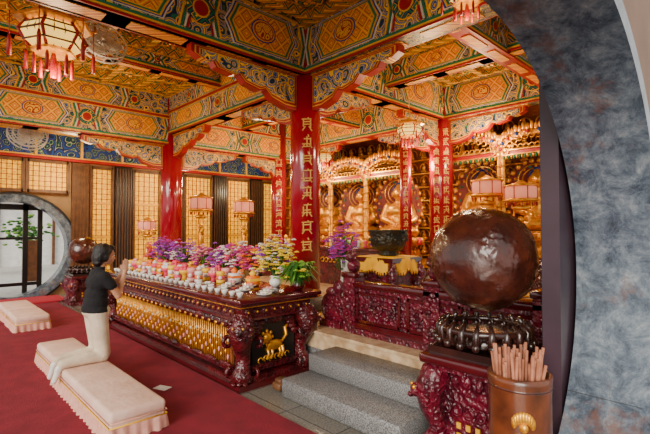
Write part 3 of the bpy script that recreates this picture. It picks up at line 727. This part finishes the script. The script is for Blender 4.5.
# ------------------------------------------------------------------ kneeling woman
def woman(base,rz):
    b=MB(); prim=[]
    def cap(a,c,ra,rb,lab): b.capsule(a,c,ra,rb,skin); prim.append((Vector(a),Vector(c),ra,rb,lab))
    def el(c,r,lab): b.ell(c,r,skin,16,12); prim.append((Vector(c),Vector(c)+Vector((0,0,.001)),sum(r)/3,sum(r)/3,lab))
    for s in (-1,1):
        cap((-.05,s*.085,.50),(.0,s*.095,.085),.092,.070,2)
        cap((.0,s*.095,.068),(-.16,s*.09,.072),.064,.062,2)
        cap((-.16,s*.09,.072),(-.36,s*.085,.05),.062,.048,2)
        cap((-.36,s*.085,.045),(-.40,s*.085,.01),.036,.032,4)
        cap((-.39,s*.085,.02),(-.43,s*.085,-.10),.033,.026,4)
        cap((-.02,s*.155,.875),(.045,s*.178,.785),.056,.054,1)
        cap((.045,s*.178,.785),(.115,s*.165,.665),.040,.034,3)
        cap((.115,s*.165,.665),(.215,s*.04,.865),.036,.024,3)
        cap((-.03,s*.07,.885),(-.02,s*.15,.875),.055,.056,1)
    el((-.065,0,.53),(.115,.155,.10),2)
    cap((-.05,-.05,.60),(-.05,.05,.60),.108,.108,1)
    cap((-.045,-.045,.68),(-.045,.045,.68),.100,.100,1)
    cap((-.03,-.065,.80),(-.03,.065,.80),.102,.102,1)
    el((.03,-.06,.785),(.06,.06,.06),1); el((.03,.06,.785),(.06,.06,.06),1)
    cap((-.035,0,.88),(-.01,0,.945),.060,.050,1)
    cap((-.015,0,.93),(.01,0,1.03),.045,.043,3)
    o=b.obj('kneeling_woman',base,rz); remesh(o,.011,5)
    me=o.data; me.materials.clear()
    for m in (skin,blacksh,cremp,skin,white): me.materials.append(m)
    for p in me.polygons:
        c=p.center; best=9;lab=1
        for a,d,ra,rb,l in prim:
            ab=d-a; t=max(0,min(1,(c-a).dot(ab)/max(1e-9,ab.dot(ab)))); dd=(c-a-ab*t).length-(ra+(rb-ra)*t)
            if dd<best: best=dd; lab=l
        if lab in (1,2): lab = 1 if (c.z>.515 and abs(c.y)<.4) else 2
        p.material_index=lab if lab!=3 else 0
    h=MB()
    h.ell((-.012,0,.03),(.092,.074,.085),skin,20,16); h.ell((.02,0,-.02),(.062,.060,.075),skin,18,14); h.ell((.045,0,-.068),(.032,.032,.026),skin,12,10)
    h.capsule((.078,0,.012),(.096,0,-.022),.010,.013,skin); h.ell((.072,0,.033),(.018,.046,.010),skin,12,8)
    h.ell((.082,0,-.047),(.012,.024,.010),skin,12,8)
    for s in (-1,1): h.ell((-.005,s*.074,-.005),(.018,.010,.030),skin,10,8); h.ell((.05,s*.038,-.02),(.028,.022,.024),skin,10,8)
    ho=h.obj('head',(0,0,0)); remesh(ho,.006,4); ho.parent=o; T=Matrix.Translation((.035,0,1.075))@Matrix.Rotation(radians(8),4,'Y'); ho.matrix_basis=T
    f=MB()
    for s in (-1,1):
        f.ell((.078,s*.030,.012),(.009,.014,.006),white,10,8); f.ell((.085,s*.030,.012),(.004,.006,.006),blackp,8,6)
        f.tube([(.080,s*.046,.030),(.089,s*.030,.036),(.088,s*.016,.033)],.003,hairm,5)
    f.ell((.092,0,-.047),(.005,.018,.005),lips,10,6)
    fo=f.obj('face_details'); fo.parent=o; fo.matrix_basis=T
    g=MB()
    g.ell((-.030,0,.045),(.098,.090,.090),hairm,20,16); g.ell((-.055,0,-.01),(.072,.084,.095),hairm,18,14); g.ell((-.062,0,-.075),(.050,.070,.050),hairm,16,12)
    g.ell((.035,0,.090),(.050,.062,.032),hairm,14,10); g.ell((-.01,-.066,.0),(.036,.022,.065),hairm,10,8); g.ell((-.01,.066,.0),(.036,.022,.065),hairm,10,8)
    go=g.obj('hair'); remesh(go,.008,3); go.parent=o; go.matrix_basis=T
    for s in (-1,1):
        q=MB(); 
        q.capsule((.213,s*.036,.862),(.228,s*.022,.905),.022,.022,skin); q.ell((.233,s*.019,.925),(.036,.014,.044),skin,14,10)
        for k,(off,ln,rr) in enumerate(((-.026,.060,.0075),(-.009,.072,.008),(.009,.078,.008),(.026,.068,.008))):
            x0=.236-off*.9; z0=.955-abs(off)*.3
            p=[Vector((x0,s*.014,z0)),Vector((x0+.006,s*.013,z0+ln*.42)),Vector((x0+.008,s*.011,z0+ln*.75)),Vector((x0+.010,s*.010,z0+ln))]
            for i in range(3): q.capsule(p[i],p[i+1],rr-.0006*i,rr-.0006*(i+1),skin,seg=8)
        q.capsule((.212,s*.020,.905),(.196,s*.016,.935),.011,.0095,skin,seg=8); q.capsule((.196,s*.016,.935),(.197,s*.012,.965),.0095,.008,skin,seg=8)
        qo=q.obj('hand_right' if s<0 else 'hand_left'); remesh(qo,.0035,1); qo.parent=o
    return o
woman((1.44,4.88,.234),radians(0))

# ------------------------------------------------------------------ buddhas & shrine
halom=M('halo_crimson',(.20,.010,.006),.5)
def buddha_mesh(name,loc,rz,s):
    b=MB()
    b.ell((.06,0,.13),(.30,.40,.13),gold,20,12)
    for sg in (-1,1):
        b.capsule((-.02,sg*.18,.14),(.18,sg*.30,.12),.12,.09,gold); b.capsule((.18,sg*.28,.11),(.26,-sg*.05,.12),.08,.06,gold)
        b.capsule((-.03,sg*.21,.62),(.02,sg*.30,.38),.085,.07,gold); b.capsule((.02,sg*.30,.38),(.20,sg*.07,.27),.07,.045,gold)
        b.ell((.0,sg*.125,.86),(.025,.015,.06),gold)
    b.ell((-.03,0,.35),(.16,.20,.22),gold,18,12); b.ell((-.03,0,.54),(.16,.24,.17),gold,18,12); b.capsule((-.02,0,.66),(0,0,.76),.07,.06,gold)
    b.ell((.01,0,.88),(.12,.115,.14),gold,18,14); b.ell((-.02,0,.99),(.09,.09,.07),gold,14,10); b.ell((-.02,0,1.05),(.045,.045,.045),gold); b.ell((.13,0,.87),(.02,.018,.03),gold)
    o=b.obj(name,loc,rz); remesh(o,.018,3)
    hb=MB(); hb.ell((-.045,0,.965),(.115,.120,.105),bluep,16,12); hb.ell((-.03,0,1.045),(.055,.055,.06),bluep,12,8)
    for sg in (-1,1): hb.ell((.112,sg*.045,.89),(.012,.024,.007),blackp,8,6)
    hb.ell((.128,0,.815),(.008,.028,.007),redpaint,8,6); ho=hb.obj('hair_and_face'); ho.parent=o
    t=MB()
    t.lathe([(.42,-.42),(.46,-.36),(.36,-.30),(.30,-.22),(.36,-.16),(.46,-.05),(.44,.02)],(.03,0,0),goldcarve,28)
    for k in range(18):
        a=k*2*pi/18
        for zz,rr,mm in ((-.06,.44,pink),(-.28,.36,gold)): t.ell((.03+rr*cos(a),rr*sin(a),zz),(.06,.06,.075),mm if k%2 else gold,8,6)
    th=t.obj('lotus_throne'); th.parent=o
    t=MB(); T=Matrix.Translation((-.24,0,.62))
    n=40; vs=[]
    for x in (-.03,.03):
        for i in range(n):
            a=2*pi*i/n; r=.55*(1+.05*cos(a*10)); vs.append((x,r*.85*cos(a),r*1.15*sin(a)))
    t.add(vs,[tuple(range(n-1,-1,-1)),tuple(range(n,2*n))]+[(i,(i+1)%n,n+(i+1)%n,n+i) for i in range(n)],halom,False,T)
    for R in (.20,.27): t.torus((-.20,0,.9),R,.012,gold,n=28,k=6,ax='X')
    for k in range(26):
        a=k*2*pi/26; t.ell((-.22,.47*cos(a),.62+.62*sin(a)),(.03,.045,.05),gold,7,5)
        a+=.1; t.ell((-.21,.39*cos(a),.62+.52*sin(a)),(.02,.025,.03),greenp if k%2 else gold,7,5)
    ha=t.obj('halo'); ha.parent=o
    o.scale=(s,s,s); return o
for (x,y,s,rz) in ((8.2,8.35,1.15,-2.4),(8.1,7.15,1.15,-2.4),(8.0,5.95,1.15,-2.5),(8.7,4.3,1.2,-2.7),(8.7,3.2,1.15,-2.7)):
    buddha_mesh('golden_buddha_statue',(x,y,1.37 if y>5 else 1.52),rz,s)
b=MB()
b.box((8.4,7.0,.62),(1.3,4.2,.34),lacq); b.box((8.4,7.0,.82),(1.4,4.3,.08),gold); b.box((8.65,3.3,.70),(1.1,3.2,.5),lacq); b.box((8.65,3.3,.97),(1.15,3.3,.08),gold)
for i in range(40): b.ell((7.73,5.0+i*.105,.70),(.03,.04,.06),gold,6,5); b.ell((8.08,1.8+i*.08,.8),(.03,.035,.07),gold,6,5)
b.obj('shrine_plinth')
b=MB()
dkr=M('niche_ochre',(.16,.025,.006),.5)
for r in range(9):
    z=.95+r*.34; b.box((9.36,6.3,z-.03),(.22,10.6,.03),gold); b.box((9.43,6.3,z+.14),(.02,10.6,.30),dkr)
    for c in range(30):
        y=1.2+c*.355; 
        b.torus((9.40,y,z+.14),.13,.014,gold,n=10,k=4,ax='X',a0=-.2,a1=pi+.2)
        b.ell((9.36,y,z+.05),(.07,.09,.05),gold,8,5); b.ell((9.36,y,z+.13),(.05,.055,.07),gold,8,5); b.ell((9.35,y,z+.225),(.033,.033,.04),gold,8,5)
b.obj('wall_of_small_buddhas')
def canopy(y,w,z,x=8.15,zb=1.0):
    b=MB()
    for sg in (-1,1):
        b.lathe([(.05,0),(.07,.05),(.04,.12),(.04,z-zb-.2),(.06,z-zb-.1),(.08,z-zb)],(0,sg*w/2,zb),gold,14)
        for k in range(12): b.torus((-.02,sg*w/2,zb+.2+k*(z-zb-.3)/12),.045,.012,goldcarve,n=12,k=5)
    n=26
    for i in range(n+1):
        a=pi*i/n; yy=cos(a)*w/2; zz=z+sin(a)*w*.25
        b.ell((-.03,yy,zz),(.06,.07,.07),goldcarve,8,6); b.ell((-.06,yy*1.12,zz+.09+.03*(i%2)),(.03,.035,.08),gold,7,5)
        if i%3==0: b.ell((-.09,yy*1.02,zz+.02),(.025,.035,.035),bluep if i%2 else redpaint,7,5)
        if i%2: b.torus((-.07,yy*.86,zz-.06),.05,.012,gold,n=10,k=5,ax='X',a1=1.7*pi)
    for k in range(9): b.torus((-.06,-w*.36+k*w*.09,z+w*.03),.045,.012,gold,n=10,k=5,ax='X',a1=1.6*pi)
    b.box((0,0,z-.05),(.08,w*.96,.10),redpaint)
    for zz in (-.01,-.10): b.box((-.03,0,z+zz),(.08,w*.98,.02),gold)
    for k in range(22): b.ell((-.06,-w*.46+k*w*.044,z-.14),(.02,.02,.045),greenp if k%2 else gold,6,4)
    b.obj('carved_gold_canopy',(x,y,0))
canopy(4.25,1.25,3.05,8.02,.45); canopy(3.0,1.1,3.05,8.02,.45); canopy(5.95,1.1,2.85,7.55,.45); canopy(7.15,1.1,2.85,7.6,.45); canopy(8.3,1.05,2.85,7.6,.45)
b=MB(); b.box((0,0,.35),(.6,3.6,.7),lacq); b.rbox((0,0,.73),(.72,3.8,.06),lacqs,.015,1)
for i in range(30): b.torus((-.31,-1.7+i*.117,.5),.045,.014,gold,n=10,k=5,ax='X',a1=1.7*pi)
for i in range(34):
    y=-1.8+i*.107; k=i%4; m=(gold,pink,yelp,white)[k]
    b.lathe([(.03,.76),(.045,.78),(.02,.82),(.05,.86),(.035,.90)],(random.uniform(-.2,.2),y,0),m,10)
    if k==0: b.ell((-.1,y,.94),(.05,.05,.06),gold,8,6)
b.obj('offering_altar',(6.55,6.9,.45))
bouquet('flower_bouquet',(6.45,5.25,.45),.40,.20,[purple,yelf],130,base_h=.6)
bouquet('flower_bouquet',(6.45,8.75,.45),.45,.20,[magenta,yelf],130,base_h=.6)
def lotus_lamp(x,y,z0,h,s=1.0):
    b=MB()
    b.lathe([(.16,0),(.18,.03),(.10,.07),(.06,.12)],(0,0,0),gold,18)
    b.lathe([(.04,.1),(.05,h*.3),(.035,h*.35)],(0,0,0),gold,12)
    b.lathe([(.04,h*.33),(.13,h*.37),(.15,h*.41),(.06,h*.42)],(0,0,0),gold,16)
    b.ell((0,0,h*.50),(.075,.09,h*.10),gold,12,8); b.ell((0,0,h*.64),(.045,.045,.055),gold,10,8)
    for sg in (-1,1): b.tube([(0,sg*.07,h*.56),(0,sg*.14,h*.62),(0,sg*.10,h*.75)],[.025,.02,.015],gold,8)
    b.lathe([(.10,h*.72),(.16,h*.74),(.03,h*.76)],(0,0,0),gold,16)
    b.lathe([(.24,h*.81),(.265,h*.825),(.265,h*.90),(.24,h*.92)],(0,0,0),shade,24)
    b.lathe([(.27,h*.79),(.29,h*.80),(.27,h*.815)],(0,0,0),gold,24); b.lathe([(.27,h*.915),(.29,h*.925),(.12,h*.945),(.03,h*.97)],(0,0,0),gold,24)
    for k in range(8): b.tube([(.267*cos(k*.785),.267*sin(k*.785),h*.81),(.267*cos(k*.785),.267*sin(k*.785),h*.92)],.008,redpaint,5)
    for k in range(14): b.ell((.25*cos(k*.449),.25*sin(k*.449),h*.77),(.014,.014,.04),redpaint,5,4)
    o=b.obj('lotus_pagoda_lamp',(x,y,z0)); o.scale=(s,s,s)
lotus_lamp(5.2,9.9,0,2.55); lotus_lamp(6.45,9.9,0,2.5); lotus_lamp(7.5,3.62,.465,2.15); lotus_lamp(7.45,3.0,.465,2.0); lotus_lamp(4.15,10.6,0,2.4,.8)
lotus_lamp(7.15,8.05,.465,1.75,.9)

# ------------------------------------------------------------------ lanterns & fans
def lantern(x,y,z,s,ztop,e=35):
    b=MB(); 
    b.lathe([(.20,-.20),(.30,-.12),(.35,.0),(.30,.10),(.24,.14)],(0,0,0),lampw,6,False)
    for zz,r in ((-.21,.24),(.13,.42),(.17,.33)):
        b.lathe([(r,zz),(r+.02,zz+.015),(r,zz+.035)],(0,0,0),gold,6,False)
    b.lathe([(.33,.18),(.16,.26),(.06,.30),(.03,.36)],(0,0,0),goldpaint,6,False)
    for k in range(6):
        a=k*pi/3; a2=a+pi/3
        b.tube([(.22*cos(a),.22*sin(a),-.20),(.365*cos(a),.365*sin(a),0),(.26*cos(a),.26*sin(a),.15)],.020,redpaint,6)
        b.tube([(.38*cos(a),.38*sin(a),.16),(.46*cos(a),.46*sin(a),.20),(.45*cos(a),.45*sin(a),.27)],.018,gold,6)
        b.tube([(.44*cos(a),.44*sin(a),.18),(.44*cos(a),.44*sin(a),-.10)],.006,redpaint,5)
        b.lathe([(.012,0),(.022,-.05),(.024,-.24)],(.44*cos(a),.44*sin(a),-.10),redpaint,8)
        b.lathe([(.012,0),(.020,-.05),(.022,-.24)],(.2*cos(a),.2*sin(a),-.24),redpaint,8)
        for zz,rr in ((-.11,.31),(0,.355),(.09,.31)): b.tube([(rr*cos(a),rr*sin(a),zz),(rr*cos(a2),rr*sin(a2),zz)],.012,brownw,5)
        for f in (.33,.66):
            c=cos(a)*(1-f)+cos(a2)*f; d=sin(a)*(1-f)+sin(a2)*f; b.tube([(.22*c,.22*d,-.19),(.355*c,.355*d,0),(.27*c,.27*d,.13)],.007,brownw,5)
    b.lathe([(.015,-.2),(.035,-.26),(.035,-.50)],(0,0,0),redpaint,10)
    b.tube([(0,0,.34),(0,0,(ztop-z)/s)],.012,gold,6)
    o=b.obj('palace_lantern',(x,y,z)); o.scale=(s,s,s)
    l=bpy.data.lights.new('lantern_bulb','POINT'); l.energy=e; l.color=(1,.74,.42); l.shadow_soft_size=.1
    lo=bpy.data.objects.new('lantern_bulb',l); SC.collection.objects.link(lo); lo.location=(x,y,z-.62*s)
lantern(1.15,5.72,3.80,.95,4.38,50); lantern(6.02,4.25,3.25,.6,4.38,22); lantern(6.1,6.4,3.05,.42,4.38,20); lantern(3.62,1.92,3.74,.50,4.38,12)
def fan(x,y,z,ztop,k0=1.0):
    b=MB()
    T=Matrix.Rotation(radians(65),4,'X')
    for r in (.30,.22,.14): 
        b.torus((0,0,.05),r*k0,.012,metalw,T,24,5); b.torus((0,0,-.05),r*k0,.012,metalw,T,24,5)
    for k in range(16): a=k*pi/8; b.tube([(.03*cos(a),.03*sin(a),.07),(.30*k0*cos(a),.30*k0*sin(a),.04),(.30*k0*cos(a),.30*k0*sin(a),-.04),(.03*cos(a),.03*sin(a),-.07)],.007,metalw,4,T)
    for k in range(3):
        a=k*2*pi/3; b.ell((.13*cos(a),.13*sin(a),0),(.14,.10,.010),metalw,10,6,R=Matrix.Rotation(a,4,'Z'),T=T)
    b.ell((0,0,0),(.06,.06,.09),metalw,12,8,T=T); b.tube([(0,.06,0),(0,.15,.05),(0,.15,ztop-z)],.02,metalw,8)
    b.obj('ceiling_fan',(x,y,z))
fan(1.80,6.2,4.08,4.40); fan(1.60,10.0,3.42,4.4,1.1)

# ------------------------------------------------------------------ lights & world
def pl(name,loc,e,col=(1,.74,.40),r=.12):
    l=bpy.data.lights.new(name,'POINT'); l.energy=e; l.color=col; l.shadow_soft_size=r
    o=bpy.data.objects.new(name,l); SC.collection.objects.link(o); o.location=loc
for i,(loc,e) in enumerate((((7.45,4.9,2.9),48),((7.4,3.7,3.2),62),((6.9,6.55,2.9),52),((6.95,8.0,2.9),48),((5.2,10.7,2.8),80),((7.6,10.8,2.8),60),((5.0,3.2,3.1),55),((5.3,7.6,3.1),70),((2.6,10.8,2.8),80),((2.4,7.7,3.3),45),((8.2,5.2,1.9),18))):
    pl('warm_fill_light',loc,e)  # added warm fill points, no fixtures; they brighten shrine, ceiling and far wall
s=bpy.data.lights.new('daylight_sun','SUN'); s.energy=3.9; s.angle=radians(35); s.color=(1,.92,.80)
so=bpy.data.objects.new('daylight_sun',s); SC.collection.objects.link(so)
so.rotation_euler=Vector((1,.45,-.42)).to_track_quat('-Z','Y').to_euler()
w=bpy.data.worlds.new('sky'); SC.world=w; w.use_nodes=True; bg=w.node_tree.nodes['Background']; bg.inputs[0].default_value=(1,.97,.93,1); bg.inputs[1].default_value=1.15

cam=bpy.data.cameras.new('camera'); cam.sensor_width=36; cam.lens=23.98; cam.clip_start=.05
co=bpy.data.objects.new('camera',cam); SC.collection.objects.link(co); co.location=(0,0,1.6)
co.rotation_euler=(radians(91.45),0,radians(-43.7)); SC.camera=co
